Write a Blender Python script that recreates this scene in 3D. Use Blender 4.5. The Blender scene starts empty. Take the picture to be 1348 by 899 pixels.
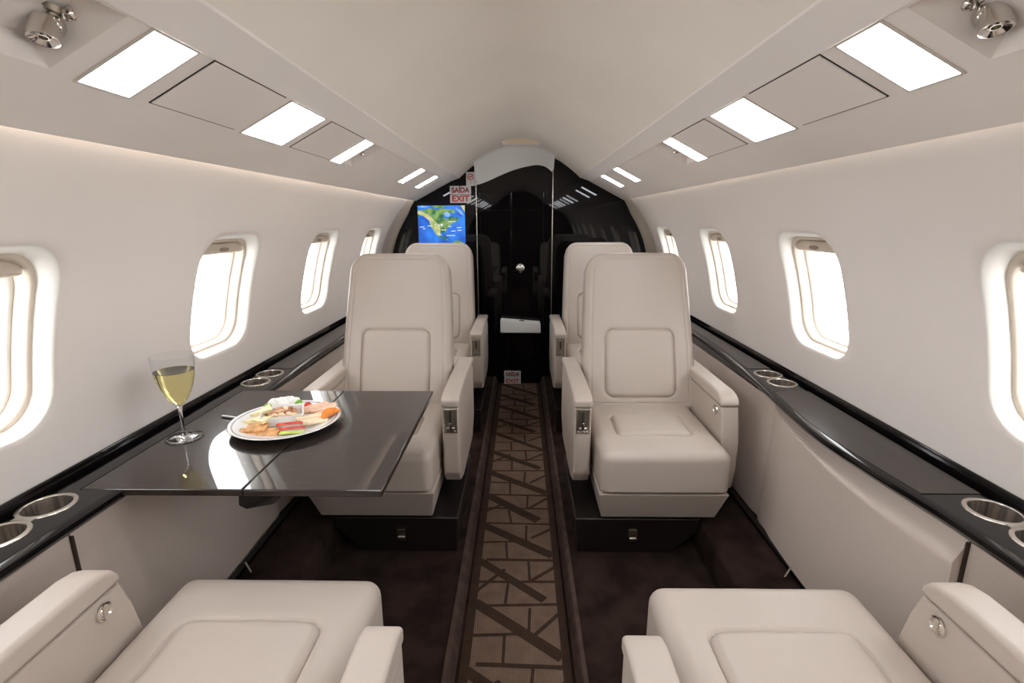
import bpy, bmesh, math, random
import numpy as np
from mathutils import Matrix, Vector
random.seed(4)
PI = math.pi
COL = bpy.context.scene.collection

# ------------------------------------------------------------------ materials
def nt(name):
    m = bpy.data.materials.new(name); m.use_nodes = True
    t = m.node_tree; b = t.nodes['Principled BSDF']
    return m, t, b
def N(t, typ, **k):
    n = t.nodes.new(typ)
    for a, v in k.items():
        if a.startswith('i_'): n.inputs[a[2:].replace('_', ' ')].default_value = v
        else: setattr(n, a, v)
    return n
def mat(name, col, rough=.5, metal=0., coat=0., spec=.5, bump=None, mottle=None, sheen=0., trans=0., ior=1.5, emit=None, coat_rough=.03, scale3=None):
    m, t, b = nt(name)
    b.inputs['Base Color'].default_value = (*col, 1)
    b.inputs['Roughness'].default_value = rough
    b.inputs['Metallic'].default_value = metal
    b.inputs['Coat Weight'].default_value = coat
    b.inputs['Coat Roughness'].default_value = coat_rough
    b.inputs['Specular IOR Level'].default_value = spec
    b.inputs['IOR'].default_value = ior
    b.inputs['Transmission Weight'].default_value = trans
    if sheen:
        b.inputs['Sheen Weight'].default_value = sheen; b.inputs['Sheen Roughness'].default_value = .4
    if emit:
        b.inputs['Emission Color'].default_value = (*emit[0], 1); b.inputs['Emission Strength'].default_value = emit[1]
    tc = None
    if bump or mottle:
        tc = N(t, 'ShaderNodeTexCoord'); src = tc.outputs['Object']
        if scale3:
            mp = N(t, 'ShaderNodeMapping'); mp.inputs['Scale'].default_value = scale3
            t.links.new(src, mp.inputs['Vector']); src = mp.outputs['Vector']
    if bump:
        kind, sc, st, dist = bump
        if kind == 'vor':
            n = N(t, 'ShaderNodeTexVoronoi'); n.feature = 'F1'; out = n.outputs['Distance']
        else:
            n = N(t, 'ShaderNodeTexNoise'); n.inputs['Detail'].default_value = 4; out = n.outputs['Fac']
        n.inputs['Scale'].default_value = sc
        t.links.new(src, n.inputs['Vector'])
        bp = N(t, 'ShaderNodeBump'); bp.inputs['Strength'].default_value = st; bp.inputs['Distance'].default_value = dist
        t.links.new(out, bp.inputs['Height']); t.links.new(bp.outputs['Normal'], b.inputs['Normal'])
    if mottle:
        sc, amt = mottle
        n = N(t, 'ShaderNodeTexNoise'); n.inputs['Scale'].default_value = sc; n.inputs['Detail'].default_value = 5
        t.links.new(src, n.inputs['Vector'])
        mx = N(t, 'ShaderNodeMix', data_type='RGBA')
        mx.inputs[6].default_value = (*[c * (1 - amt) for c in col], 1)
        mx.inputs[7].default_value = (*[min(1, c * (1 + amt)) for c in col], 1)
        mr = N(t, 'ShaderNodeMapRange'); mr.inputs['From Min'].default_value = .35; mr.inputs['From Max'].default_value = .65
        t.links.new(n.outputs['Fac'], mr.inputs['Value']); t.links.new(mr.outputs['Result'], mx.inputs[0])
        t.links.new(mx.outputs[2], b.inputs['Base Color'])
    return m

M = {}
M['leather'] = mat('cream_leather', (.50, .430, .372), .42, bump=('vor', 420, .10, .0006), mottle=(3, .025), spec=.45)
M['wall'] = mat('wall_fabric', (.81, .752, .705), .95, mottle=(2, .012), spec=.06)
M['ceil'] = mat('ceiling_suede', (.89, .825, .745), .95, mottle=(2, .02), spec=.08)
M['valance'] = mat('overhead_panel_suede', (.83, .77, .715), .95, mottle=(3, .02), spec=.06)
M['beam'] = mat('beam_suede', (.88, .83, .78), .9, spec=.1)
M['header'] = mat('header_cream', (.90, .88, .84), .8, spec=.08, mottle=(3, .02))
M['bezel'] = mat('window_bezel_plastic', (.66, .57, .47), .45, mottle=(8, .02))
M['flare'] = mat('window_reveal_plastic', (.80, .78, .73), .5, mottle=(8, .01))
M['lacquer'] = mat('black_lacquer', (.004, .003, .003), .03, spec=.32, mottle=(6, .3))
M['black'] = mat('black_gloss', (.005, .004, .004), .07, spec=.35, mottle=(6, .2))
M['pedestal'] = mat('pedestal_dark_brown', (.012, .008, .007), .35, coat=.2, mottle=(6, .2))
M['chrome'] = mat('polished_chrome', (.72, .69, .65), .12, 1, bump=('noise', 60, .02, .001))
M['nickel'] = mat('brushed_nickel', (.66, .62, .55), .26, 1, bump=('noise', 200, .05, .0004))
M['steel_in'] = mat('cup_steel', (.55, .50, .45), .25, .9, mottle=(9, .55), scale3=(8, 8, .5))
M['seam'] = mat('brown_groove_strip', (.045, .028, .02), .8, mottle=(20, .2))  # colour stands in for the dark of the groove between side panels
M['silver'] = mat('satin_silver', (.85, .84, .82), .35, 1, mottle=(30, .03))
M['dark'] = mat('dark_gap', (.012, .010, .009), .8, mottle=(20, .2))
M['carpet'] = mat('plush_brown_carpet', (.034, .021, .017), .95, bump=('noise', 350, .9, .004), mottle=(9, .35), spec=.05)
M['glasspane'] = None
M['plate'] = mat('white_porcelain', (.86, .86, .85), .12, coat=.4, mottle=(20, .01))
M['band'] = mat('grey_plate_band', (.34, .35, .38), .2, coat=.4, mottle=(40, .1))
M['whitecheese'] = mat('fresh_white_cheese', (.88, .87, .82), .55, bump=('noise', 120, .5, .003), mottle=(60, .04))
M['yellowcheese'] = mat('pale_yellow_cheese', (.86, .74, .40), .5, bump=('noise', 90, .2, .001), mottle=(40, .08))
M['cracker'] = mat('baked_cracker', (.62, .33, .13), .7, bump=('vor', 160, .5, .002), mottle=(90, .3))
M['almond'] = mat('roasted_almond', (.50, .24, .11), .6, bump=('noise', 120, .4, .001), mottle=(70, .3))
M['almond2'] = mat('blanched_almond', (.78, .58, .38), .6, bump=('noise', 120, .4, .001), mottle=(70, .15))
M['lime'] = mat('green_lime', (.22, .46, .06), .35, mottle=(60, .25))
M['greenapple'] = mat('green_fruit', (.50, .62, .10), .35, mottle=(40, .2))
M['redapple'] = mat('red_apple_skin', (.62, .06, .04), .25, mottle=(40, .3))
M['flesh'] = mat('apple_flesh', (.85, .72, .42), .5, mottle=(40, .06))
M['salmon'] = mat('peach_cured_meat', (.84, .52, .36), .45, mottle=(35, .18))
M['melon'] = mat('pale_melon', (.86, .70, .48), .4, mottle=(35, .12))
M['orange'] = mat('orange_fruit', (.85, .26, .04), .4, mottle=(60, .15))
M['tomato'] = mat('red_tomato', (.62, .03, .02), .15, coat=.3, mottle=(40, .1))
M['glass'] = mat('clear_glass', (1, 1, 1), .0, trans=1, ior=1.45, mottle=(3, .0))
M['wine'] = mat('white_wine', (1, .875, .43), .0, trans=1, ior=1.33, mottle=(3, .0))
M['signwhite'] = mat('white_sign', (.72, .70, .69), .35, mottle=(30, .03))
M['signred'] = mat('red_lettering', (.62, .04, .03), .4, mottle=(30, .1))
M['signdarkred'] = mat('dark_red_lettering', (.30, .03, .03), .4, mottle=(30, .1))
M['lens'] = mat('light_lens', (.9, .9, .9), .5, emit=((.94, .97, 1.02), 21), mottle=(5, .0))
M['cove'] = mat('cove_lamp', (.9, .9, .9), .5, emit=((1, .95, .86), 13), mottle=(5, .0))
M['lensframe'] = mat('light_frame', (.62, .57, .51), .6, mottle=(8, .02))
M['shade'] = mat('window_shade', (.62, .53, .43), .6, mottle=(8, .03))
M['slot'] = mat('shade_handle_slot', (.28, .22, .17), .7, mottle=(8, .1))
M['rearwall'] = mat('rear_partition', (.03, .022, .018), .4, mottle=(3, .03))

# thin window glass: mostly clear with a weak reflection
m, t, b = nt('window_glass'); t.nodes.remove(b)
tr = N(t, 'ShaderNodeBsdfTransparent'); gl = N(t, 'ShaderNodeBsdfGlossy'); gl.inputs['Roughness'].default_value = .02
mx = N(t, 'ShaderNodeMixShader'); mx.inputs[0].default_value = .06
t.links.new(tr.outputs[0], mx.inputs[1]); t.links.new(gl.outputs[0], mx.inputs[2])
t.links.new(mx.outputs[0], t.nodes['Material Output'].inputs['Surface']); M['glasspane'] = m

# dark veneer with fine grain along its length (table leaves and ledge lids)
def veneer(name, axis_scale, coat=1., rough=.35, cr=.015, lo=(.012, .008, .006), hi=(.025, .017, .013)):
    m, t, b = nt(name)
    tc = N(t, 'ShaderNodeTexCoord'); mp = N(t, 'ShaderNodeMapping'); mp.inputs['Scale'].default_value = axis_scale
    n = N(t, 'ShaderNodeTexNoise'); n.inputs['Scale'].default_value = 6; n.inputs['Detail'].default_value = 6
    mr = N(t, 'ShaderNodeMapRange'); mr.inputs['From Min'].default_value = .35; mr.inputs['From Max'].default_value = .65
    mx = N(t, 'ShaderNodeMix', data_type='RGBA'); mx.inputs[6].default_value = (*lo, 1); mx.inputs[7].default_value = (*hi, 1)
    t.links.new(tc.outputs['Object'], mp.inputs['Vector']); t.links.new(mp.outputs[0], n.inputs['Vector'])
    t.links.new(n.outputs['Fac'], mr.inputs['Value']); t.links.new(mr.outputs[0], mx.inputs[0]); t.links.new(mx.outputs[2], b.inputs['Base Color'])
    b.inputs['Roughness'].default_value = rough; b.inputs['Coat Weight'].default_value = coat; b.inputs['Coat Roughness'].default_value = cr
    b.inputs['Coat IOR'].default_value = 1.5; b.inputs['Specular IOR Level'].default_value = .1
    return m
M['veneer'] = veneer('dark_veneer_table', (.6, 40, 1))
M['lid'] = veneer('dark_veneer_lid', (40, .6, 1), coat=.7, cr=.06)

# perforated leather for the side panels
m, t, b = nt('perforated_panel')
tc = N(t, 'ShaderNodeTexCoord'); sp = N(t, 'ShaderNodeSeparateXYZ'); t.links.new(tc.outputs['Object'], sp.inputs[0])
def msin(out, k, ph=0):
    a = N(t, 'ShaderNodeMath', operation='MULTIPLY_ADD'); a.inputs[1].default_value = k; a.inputs[2].default_value = ph
    t.links.new(out, a.inputs[0]); s = N(t, 'ShaderNodeMath', operation='SINE'); t.links.new(a.outputs[0], s.inputs[0])
    s2 = N(t, 'ShaderNodeMath', operation='MULTIPLY'); t.links.new(s.outputs[0], s2.inputs[0]); t.links.new(s.outputs[0], s2.inputs[1]); return s2.outputs[0]
k = PI / .0046
pr = N(t, 'ShaderNodeMath', operation='MULTIPLY'); t.links.new(msin(sp.outputs['Y'], k), pr.inputs[0]); t.links.new(msin(sp.outputs['Z'], k), pr.inputs[1])
gt = N(t, 'ShaderNodeMapRange'); gt.inputs['From Min'].default_value = .55; gt.inputs['From Max'].default_value = .8
t.links.new(pr.outputs[0], gt.inputs['Value'])
mx = N(t, 'ShaderNodeMix', data_type='RGBA'); mx.inputs[6].default_value = (.60, .51, .445, 1); mx.inputs[7].default_value = (.37, .31, .265, 1)
t.links.new(gt.outputs[0], mx.inputs[0]); t.links.new(mx.outputs[2], b.inputs['Base Color']); b.inputs['Roughness'].default_value = .6
bp = N(t, 'ShaderNodeBump', invert=True); bp.inputs['Strength'].default_value = .4; bp.inputs['Distance'].default_value = .001
t.links.new(gt.outputs[0], bp.inputs['Height']); t.links.new(bp.outputs[0], b.inputs['Normal'])
M['perf'] = m

# woven runner carpet
def weave(name, col, amt=.3):
    m, t, b = nt(name)
    tc = N(t, 'ShaderNodeTexCoord'); w = N(t, 'ShaderNodeTexWave'); w.bands_direction = 'Y'; w.inputs['Scale'].default_value = 45; w.inputs['Distortion'].default_value = 1.5
    w2 = N(t, 'ShaderNodeTexWave'); w2.bands_direction = 'X'; w2.inputs['Scale'].default_value = 45; w2.inputs['Distortion'].default_value = 1.5
    n = N(t, 'ShaderNodeTexNoise'); n.inputs['Scale'].default_value = 25
    for q in (w, w2, n): t.links.new(tc.outputs['Object'], q.inputs['Vector'])
    a = N(t, 'ShaderNodeMath', operation='MULTIPLY'); t.links.new(w.outputs['Fac'], a.inputs[0]); t.links.new(w2.outputs['Fac'], a.inputs[1])
    a2 = N(t, 'ShaderNodeMath', operation='ADD'); t.links.new(a.outputs[0], a2.inputs[0]); t.links.new(n.outputs['Fac'], a2.inputs[1])
    mr = N(t, 'ShaderNodeMapRange'); mr.inputs['From Min'].default_value = .3; mr.inputs['From Max'].default_value = 1.3; t.links.new(a2.outputs[0], mr.inputs['Value'])
    mx = N(t, 'ShaderNodeMix', data_type='RGBA'); mx.inputs[6].default_value = (*[c * (1 - amt) for c in col], 1); mx.inputs[7].default_value = (*[c * (1 + amt) for c in col], 1)
    t.links.new(mr.outputs[0], mx.inputs[0]); t.links.new(mx.outputs[2], b.inputs['Base Color'])
    b.inputs['Roughness'].default_value = .95; b.inputs['Specular IOR Level'].default_value = .1
    bp = N(t, 'ShaderNodeBump'); bp.inputs['Strength'].default_value = .5; bp.inputs['Distance'].default_value = .002
    t.links.new(a2.outputs[0], bp.inputs['Height']); t.links.new(bp.outputs[0], b.inputs['Normal'])
    return m
M['runner'] = weave('runner_brown', (.165, .108, .078))
M['stroke'] = weave('runner_dark_stroke', (.050, .030, .021))

# ------------------------------------------------------------------ mesh helpers
def link(o, parent=None):
    COL.objects.link(o)
    if parent is not None: o.parent = parent
    return o
def obj(name, data, mats, parent=None, smooth=True, angle=35, loc=None, wn=None):
    if wn is None: wn = isinstance(data, bmesh.types.BMesh) or len(data[0]) < 700
    """data = (verts, faces[, face material indices]) or a bmesh"""
    me = bpy.data.meshes.new(name)
    if isinstance(data, bmesh.types.BMesh):
        bmesh.ops.recalc_face_normals(data, faces=data.faces); data.to_mesh(me); data.free()
    else:
        me.from_pydata([tuple(map(float, v)) for v in data[0]], [], [tuple(int(i) for i in f) for f in data[1]])
        if len(data) > 2: me.polygons.foreach_set('material_index', data[2])
        bm = bmesh.new(); bm.from_mesh(me); bmesh.ops.recalc_face_normals(bm, faces=bm.faces); bm.to_mesh(me); bm.free()
    for m in (mats if isinstance(mats, (list, tuple)) else [mats]): me.materials.append(m)
    if smooth:
        me.polygons.foreach_set('use_smooth', [True] * len(me.polygons))
        try: me.set_sharp_from_angle(angle=math.radians(angle))
        except Exception: pass
    me.update()
    o = bpy.data.objects.new(name, me); link(o, parent)
    if smooth and wn:
        md = o.modifiers.new('weighted_normals', 'WEIGHTED_NORMAL'); md.keep_sharp = True; md.weight = 100
    if loc is not None: o.location = loc
    return o
def tag(o, label=None, cat=None, group=None, kind=None):
    if label: o['label'] = label
    if cat: o['category'] = cat
    if group: o['group'] = group
    if kind: o['kind'] = kind
    return o
def empty(name, loc=(0, 0, 0), rz=0):
    o = bpy.data.objects.new(name, None); o.empty_display_size = .1; link(o); o.location = loc; o.rotation_euler = (0, 0, rz); return o
def copy_tree(o, parent=None):
    c = o.copy(); COL.objects.link(c); c.parent = parent
    for ch in [x for x in COL.objects if x.parent == o]: copy_tree(ch, c)
    return c

def bevel(bm, w, seg=2, angle=30):
    bm.normal_update()
    es = [e for e in bm.edges if len(e.link_faces) == 2 and e.calc_face_angle(0) > math.radians(angle)]
    if w > 0 and es: bmesh.ops.bevel(bm, geom=es, offset=w, segments=seg, profile=.5, affect='EDGES', clamp_overlap=True)
    return bm
def box(x0, x1, y0, y1, z0, z1, bev=.0, seg=2):
    bm = bmesh.new(); vs = [bm.verts.new((x, y, z)) for x in (x0, x1) for y in (y0, y1) for z in (z0, z1)]
    for f in ((0, 1, 3, 2), (4, 6, 7, 5), (0, 4, 5, 1), (2, 3, 7, 6), (0, 2, 6, 4), (1, 5, 7, 3)): bm.faces.new([vs[i] for i in f])
    bmesh.ops.recalc_face_normals(bm, faces=bm.faces)
    return bevel(bm, bev, seg)
def prism(pts, a0, a1, axis='x', bev=0, seg=2, angle=30):
    """polygon extruded along axis; pts are the two other coordinates in order"""
    bm = bmesh.new()
    def P(p, a): return {'x': (a, p[0], p[1]), 'y': (p[0], a, p[1]), 'z': (p[0], p[1], a)}[axis]
    A = [bm.verts.new(P(p, a0)) for p in pts]; B = [bm.verts.new(P(p, a1)) for p in pts]
    n = len(pts); bm.faces.new(A); bm.faces.new(B[::-1])
    for i in range(n): bm.faces.new([A[i], A[(i + 1) % n], B[(i + 1) % n], B[i]])
    bmesh.ops.recalc_face_normals(bm, faces=bm.faces)
    return bevel(bm, bev, seg, angle)
def lathe(prof, seg=40, c=(0, 0, 0), cap=False):
    vs, fs = [], []
    for r, z in prof:
        for i in range(seg):
            a = 2 * PI * i / seg; vs.append((c[0] + r * math.cos(a), c[1] + r * math.sin(a), c[2] + z))
    for j in range(len(prof) - 1):
        for i in range(seg):
            k = (i + 1) % seg; fs.append((j * seg + i, j * seg + k, (j + 1) * seg + k, (j + 1) * seg + i))
    if cap:
        fs.append(tuple(range(seg))[::-1]); fs.append(tuple((len(prof) - 1) * seg + i for i in range(seg)))
    return vs, fs
def tube(path, rad, seg=10):
    vs, fs = [], []; n = len(path); P = [Vector(p) for p in path]
    for i, p in enumerate(P):
        d = (P[min(i + 1, n - 1)] - P[max(i - 1, 0)]).normalized()
        u = d.cross(Vector((0, 0, 1)));  u = u.normalized() if u.length > 1e-4 else Vector((1, 0, 0)); w = d.cross(u)
        r = rad[i] if isinstance(rad, (list, tuple)) else rad
        for k in range(seg):
            a = 2 * PI * k / seg; vs.append(tuple(p + u * r * math.cos(a) + w * r * math.sin(a)))
    for i in range(n - 1):
        for k in range(seg):
            l = (k + 1) % seg; fs.append((i * seg + k, i * seg + l, (i + 1) * seg + l, (i + 1) * seg + k))
    fs.append(tuple(range(seg))); fs.append(tuple((n - 1) * seg + k for k in range(seg))[::-1])
    return vs, fs
def merge(*ds):
    V, F, MI = [], [], []
    for d in ds:
        o = len(V); V += list(d[0]); F += [tuple(i + o for i in f) for f in d[1]]
        MI += list(d[2]) if len(d) > 2 else [0] * len(d[1])
    return V, F, MI
def from_bm(bm, mi=0):
    bm.verts.index_update(); v = [tuple(x.co) for x in bm.verts]; f = [tuple(q.index for q in x.verts) for x in bm.faces]; bm.free(); return v, f, [mi] * len(f)
def xf(data, mtx):
    return ([tuple(mtx @ Vector(v)) for v in data[0]],) + tuple(data[1:])

def sdf_rr(x, y, hw, hh, rad):
    """negative inside; rad=(r_top, r_bottom) or scalar"""
    rt, rb = rad if isinstance(rad, tuple) else (rad, rad)
    r = np.where(y > 0, rt, rb)
    qx = np.abs(x) - hw + r; qy = np.abs(y) - hh + r
    return np.minimum(np.maximum(qx, qy), 0) + np.hypot(np.maximum(qx, 0), np.maximum(qy, 0)) - r
def to_rr(x, y, hw, hh, rad):
    """warp a rectangle onto the rounded rectangle radially"""
    m = np.maximum(np.abs(x) / hw, np.abs(y) / hh); m = np.where(m < 1e-9, 1, m)
    bx, by = x / m, y / m
    lo = np.full_like(x, .5); hi = np.ones_like(x)
    for _ in range(24):
        mid = (lo + hi) / 2; ins = sdf_rr(bx * mid, by * mid, hw, hh, rad) < 0
        lo = np.where(ins, mid, lo); hi = np.where(ins, hi, mid)
    s = lo * .5 + hi * .5
    s = 1 + (s - 1) * m ** 3
    return x * s, y * s
def axis_samples(h, re, pitch):
    e = [h - re * (1 - math.cos(a)) if False else h - re * (1 - math.sin(a)) for a in np.linspace(0, PI / 2, 8)][::-1]   # h (edge) .. h-re
    e = sorted(set([h - re + re * math.sin(a) for a in np.linspace(0, PI / 2, 8)]))
    n = max(2, int(2 * (h - re) / pitch)); mid = np.linspace(-(h - re), h - re, n + 1)
    return np.array([-v for v in e[::-1]] + list(mid[1:-1]) + e)
def slab(W, D, H, rad, re, bulge=0, grooves=(), pitch=.01, rb=.004, seam=None, front_drop=0, wrinkle=0):
    hw, hh = W / 2, D / 2
    xs = axis_samples(hw, re, pitch); ys = axis_samples(hh, re, pitch)
    X, Y = np.meshgrid(xs, ys, indexing='ij'); nx, ny = X.shape
    a, b = X / hw, Y / hh
    PX, PY = to_rr(X, Y, hw, hh, rad)
    d = -sdf_rr(PX, PY, hw, hh, rad); d = np.clip(d, 0, None); dd = np.clip(re - d, 0, re)
    Z = H - re + np.sqrt(np.clip(re * re - dd * dd, 0, None))
    Z = Z + bulge * (1 - np.abs(a) ** 2.5) * (1 - np.abs(b) ** 2.5)
    for (cx, cy, w, h, r, dep, wid, rise) in grooves:
        s = sdf_rr(PX - cx, PY - cy, w / 2, h / 2, r)
        Z = Z - dep * np.exp(-(s / wid) ** 2) + rise * np.clip(-s / .012, 0, 1) - .35 * dep * np.exp(-(s / (wid * 4)) ** 2)
    if seam: Z = Z - .0030 * np.exp(-((d - seam) / .0030) ** 2)
    if wrinkle:
        Z = Z + wrinkle * (np.sin(PX * 23 + np.sin(PY * 17)) * np.cos(PY * 19 + 2 * np.sin(PX * 11))) * np.clip(d / .05, 0, 1)
    V = np.stack([PX, PY, Z], -1).reshape(-1, 3).tolist()
    I = lambda i, j: i * ny + j
    F = [(I(i, j), I(i + 1, j), I(i + 1, j + 1), I(i, j + 1)) for i in range(nx - 1) for j in range(ny - 1)]
    loop = [I(i, 0) for i in range(nx)] + [I(nx - 1, j) for j in range(1, ny)] + [I(i, ny - 1) for i in range(nx - 2, -1, -1)] + [I(0, j) for j in range(ny - 2, 0, -1)]
    n = len(loop); prev = loop
    for (zz, ins) in ((rb + .6 * (H - re - rb), 0), (rb, 0), (0, rb)):
        cur = []
        for i in loop:
            x, y, _ = V[i]; k = 1 - ins / max(hw, hh); cur.append(len(V)); V.append([x * k, y * k, zz])
        F += [(prev[q], cur[q], cur[(q + 1) % n], prev[(q + 1) % n]) for q in range(n)]; prev = cur
    F.append(tuple(prev))
    return V, F

def interp(xs, ys):
    xs = np.array(xs, float); ys = np.array(ys, float); m = np.gradient(ys, xs)
    def f(x):
        x = min(max(x, xs[0]), xs[-1]); i = int(np.searchsorted(xs, x, side='right') - 1); i = min(i, len(xs) - 2)
        h = xs[i + 1] - xs[i]; u = (x - xs[i]) / h
        return float((2*u**3-3*u**2+1)*ys[i] + (u**3-2*u**2+u)*h*m[i] + (-2*u**3+3*u**2)*ys[i+1] + (u**3-u**2)*h*m[i+1])
    return f

# ------------------------------------------------------------------ cabin dimensions (metres)
YB, YF = -2.0, 4.0            # rear partition, forward bulkhead
OX = .005
wx = interp([.55, .66, .87, 1.01, 1.13, 1.25, 1.33, 1.40, 1.46], [1.09, 1.083, 1.052, 1.020, .981, .918, .862, .799, .735])
cz = lambda x: 1.79 - .232 * (x / .455) ** 2
def dip(x, y):
    u = min(1, max(0, (y - 3.55) / .42)); return .022 * u * u * (3 - 2 * u) * max(0, 1 - (x / .455) ** 2)
def VP(s, y, t, n=0):        # point on the overhead (valance) panel, n = metres into the cabin
    nx_, nz_ = -.135, -.2575; L = math.hypot(nx_, nz_)
    return (s * (.53 + .2575 * t + n * nx_ / L) + OX, y, 1.53 - .135 * t + n * nz_ / L)
VT1 = 1.0

# floor -------------------------------------------------------------
f = obj('floor', merge(([(-.19, YB, 0), (-.19, YF + .04, 0), (-.17, YF + .04, -.06), (-.17, YB, -.06), (.19, YB, 0), (.19, YF + .04, 0), (.17, YF + .04, -.06), (.17, YB, -.06),
     (-.70, YB, 0), (-.70, YF + .04, 0), (.70, YB, 0), (.70, YF + .04, 0)],
     [(0, 1, 2, 3), (4, 7, 6, 5), (3, 2, 6, 7), (8, 9, 1, 0), (4, 5, 11, 10)])), M['carpet'], smooth=False)
tag(f, kind='structure')
for s, nm in ((-1, 'left'), (1, 'right')):
    pts = [(s * .70, -.01), (s * .695, .06), (s * .705, .115), (s * .73, .13), (s * 1.0, .135), (s * 1.0, -.01)]
    o = obj('carpeted_step', prism(pts, YB, YF, 'y', .008, 3), M['carpet'])
    tag(o, 'long brown carpeted step along the foot of the %s wall' % nm, 'step', 'carpeted steps along the walls')
    pts = [(s * .172, -.058), (s * .183, -.010), (s * .192, .004), (s * .205, .006), (s * .205, -.004), (s * .19, -.03), (s * .178, -.06)]
    e = obj('trim_%d' % (1 if s < 0 else 2), prism(pts, YB, YF, 'y'), mat('aisle_edge_highlight', (.075, .050, .040), .95, mottle=(20, .2), spec=.1)); tag(e, kind='structure')  # lighter brown puts the highlight of the carpet edge into the colour

# runner: woven pile with its angular dark line pattern
rv, rf, rm = [], [], []
def quad(pts, mi, z):
    o = len(rv)
    for p in pts: rv.append((p[0], p[1], z))
    rf.append(tuple(range(o, o + len(pts)))); rm.append(mi)
def stroke(x0, y0, x1, y1, w, z):
    d = Vector((x1 - x0, y1 - y0)); n = Vector((-d.y, d.x)).normalized() * w / 2
    quad([(x0 - n.x, y0 - n.y), (x1 - n.x, y1 - n.y), (x1 + n.x * .8, y1 + n.y * .8), (x0 + n.x * .8, y0 + n.y * .8)], 1, z)
quad([(-.168, YB), (.168, YB), (.168, YF), (-.168, YF)], 0, -.056)
quad([(-.168, YB), (-.138, YB), (-.138, YF), (-.168, YF)], 1, -.0557); quad([(.142, YB), (.168, YB), (.168, YF), (.142, YF)], 1, -.0557)
y = -1.9; k = 0
jj = lambda a: random.uniform(-a, a)
while y < 3.65:
    z = -.0554
    stroke(-.145, y + .47 + jj(.02), .145, y + .24 + jj(.02), .042 + jj(.008), z)
    stroke(-.145, y + .225 + jj(.02), .10 + jj(.03), y + .01, .046 + jj(.008), z + .0001)
    stroke(-.145, y + .07 + jj(.02), -.045, y + .17 + jj(.01), .016, z + .0002)
    stroke(.045, y + .10, .145, y + .185 + jj(.02), .017, z + .0003)
    stroke(.06, y + .355 + jj(.02), .145, y + .43 + jj(.02), .016, z + .0002)
    for hy, xa, xb, w in ((.105, -.145, .145, .014), (.225, -.12, .145, .017), (.345, -.145, .05, .013), (.475, -.145, .145, .014)):
        stroke(xa, y + hy + jj(.006), xb, y + hy + jj(.006), w, z + .0004)
    for vx, a, b_ in ((.048, .11, .22), (-.043, .23, .345), (.041, .35, .46), (-.034, .475, .585)):
        stroke(vx + jj(.008), y + a, vx + jj(.008), y + b_, .011, z + .0005)
    y += .49
o = obj('aisle_runner', (rv, rf, rm), [M['runner'], M['stroke']], smooth=False)
tag(o, 'brown patterned carpet runner with dark angular lines down the aisle', 'carpet')

# walls with window openings -----------------------------------------
WIN = [-1.64, -.79, .06, .91, 1.76, 2.61, 3.46]
WZ, HW, HH, HR = 1.0, .180, .207, .095
def ring(hw, hh, r, n=64):
    pts = []; q = n // 8
    for k, (sx, sy) in enumerate(((1, 1), (-1, 1), (-1, -1), (1, -1))):
        for i in range(q):
            a = math.radians(90 * k + 90 * i / (q - 1)); pts.append((sx * (hw - r) + r * math.cos(a), sy * (hh - r) + r * math.sin(a)))
        nsx, nsy = ((1, 1), (-1, 1), (-1, -1), (1, -1))[(k + 1) % 4]
        a = math.radians(90 * k + 90)
        p0 = pts[-1]; p1 = (nsx * (hw - r) + r * math.cos(a), nsy * (hh - r) + r * math.sin(a))
        for i in range(1, q + 1): u = i / (q + 1); pts.append((p0[0] + (p1[0] - p0[0]) * u, p0[1] + (p1[1] - p0[1]) * u))
    return pts
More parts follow.
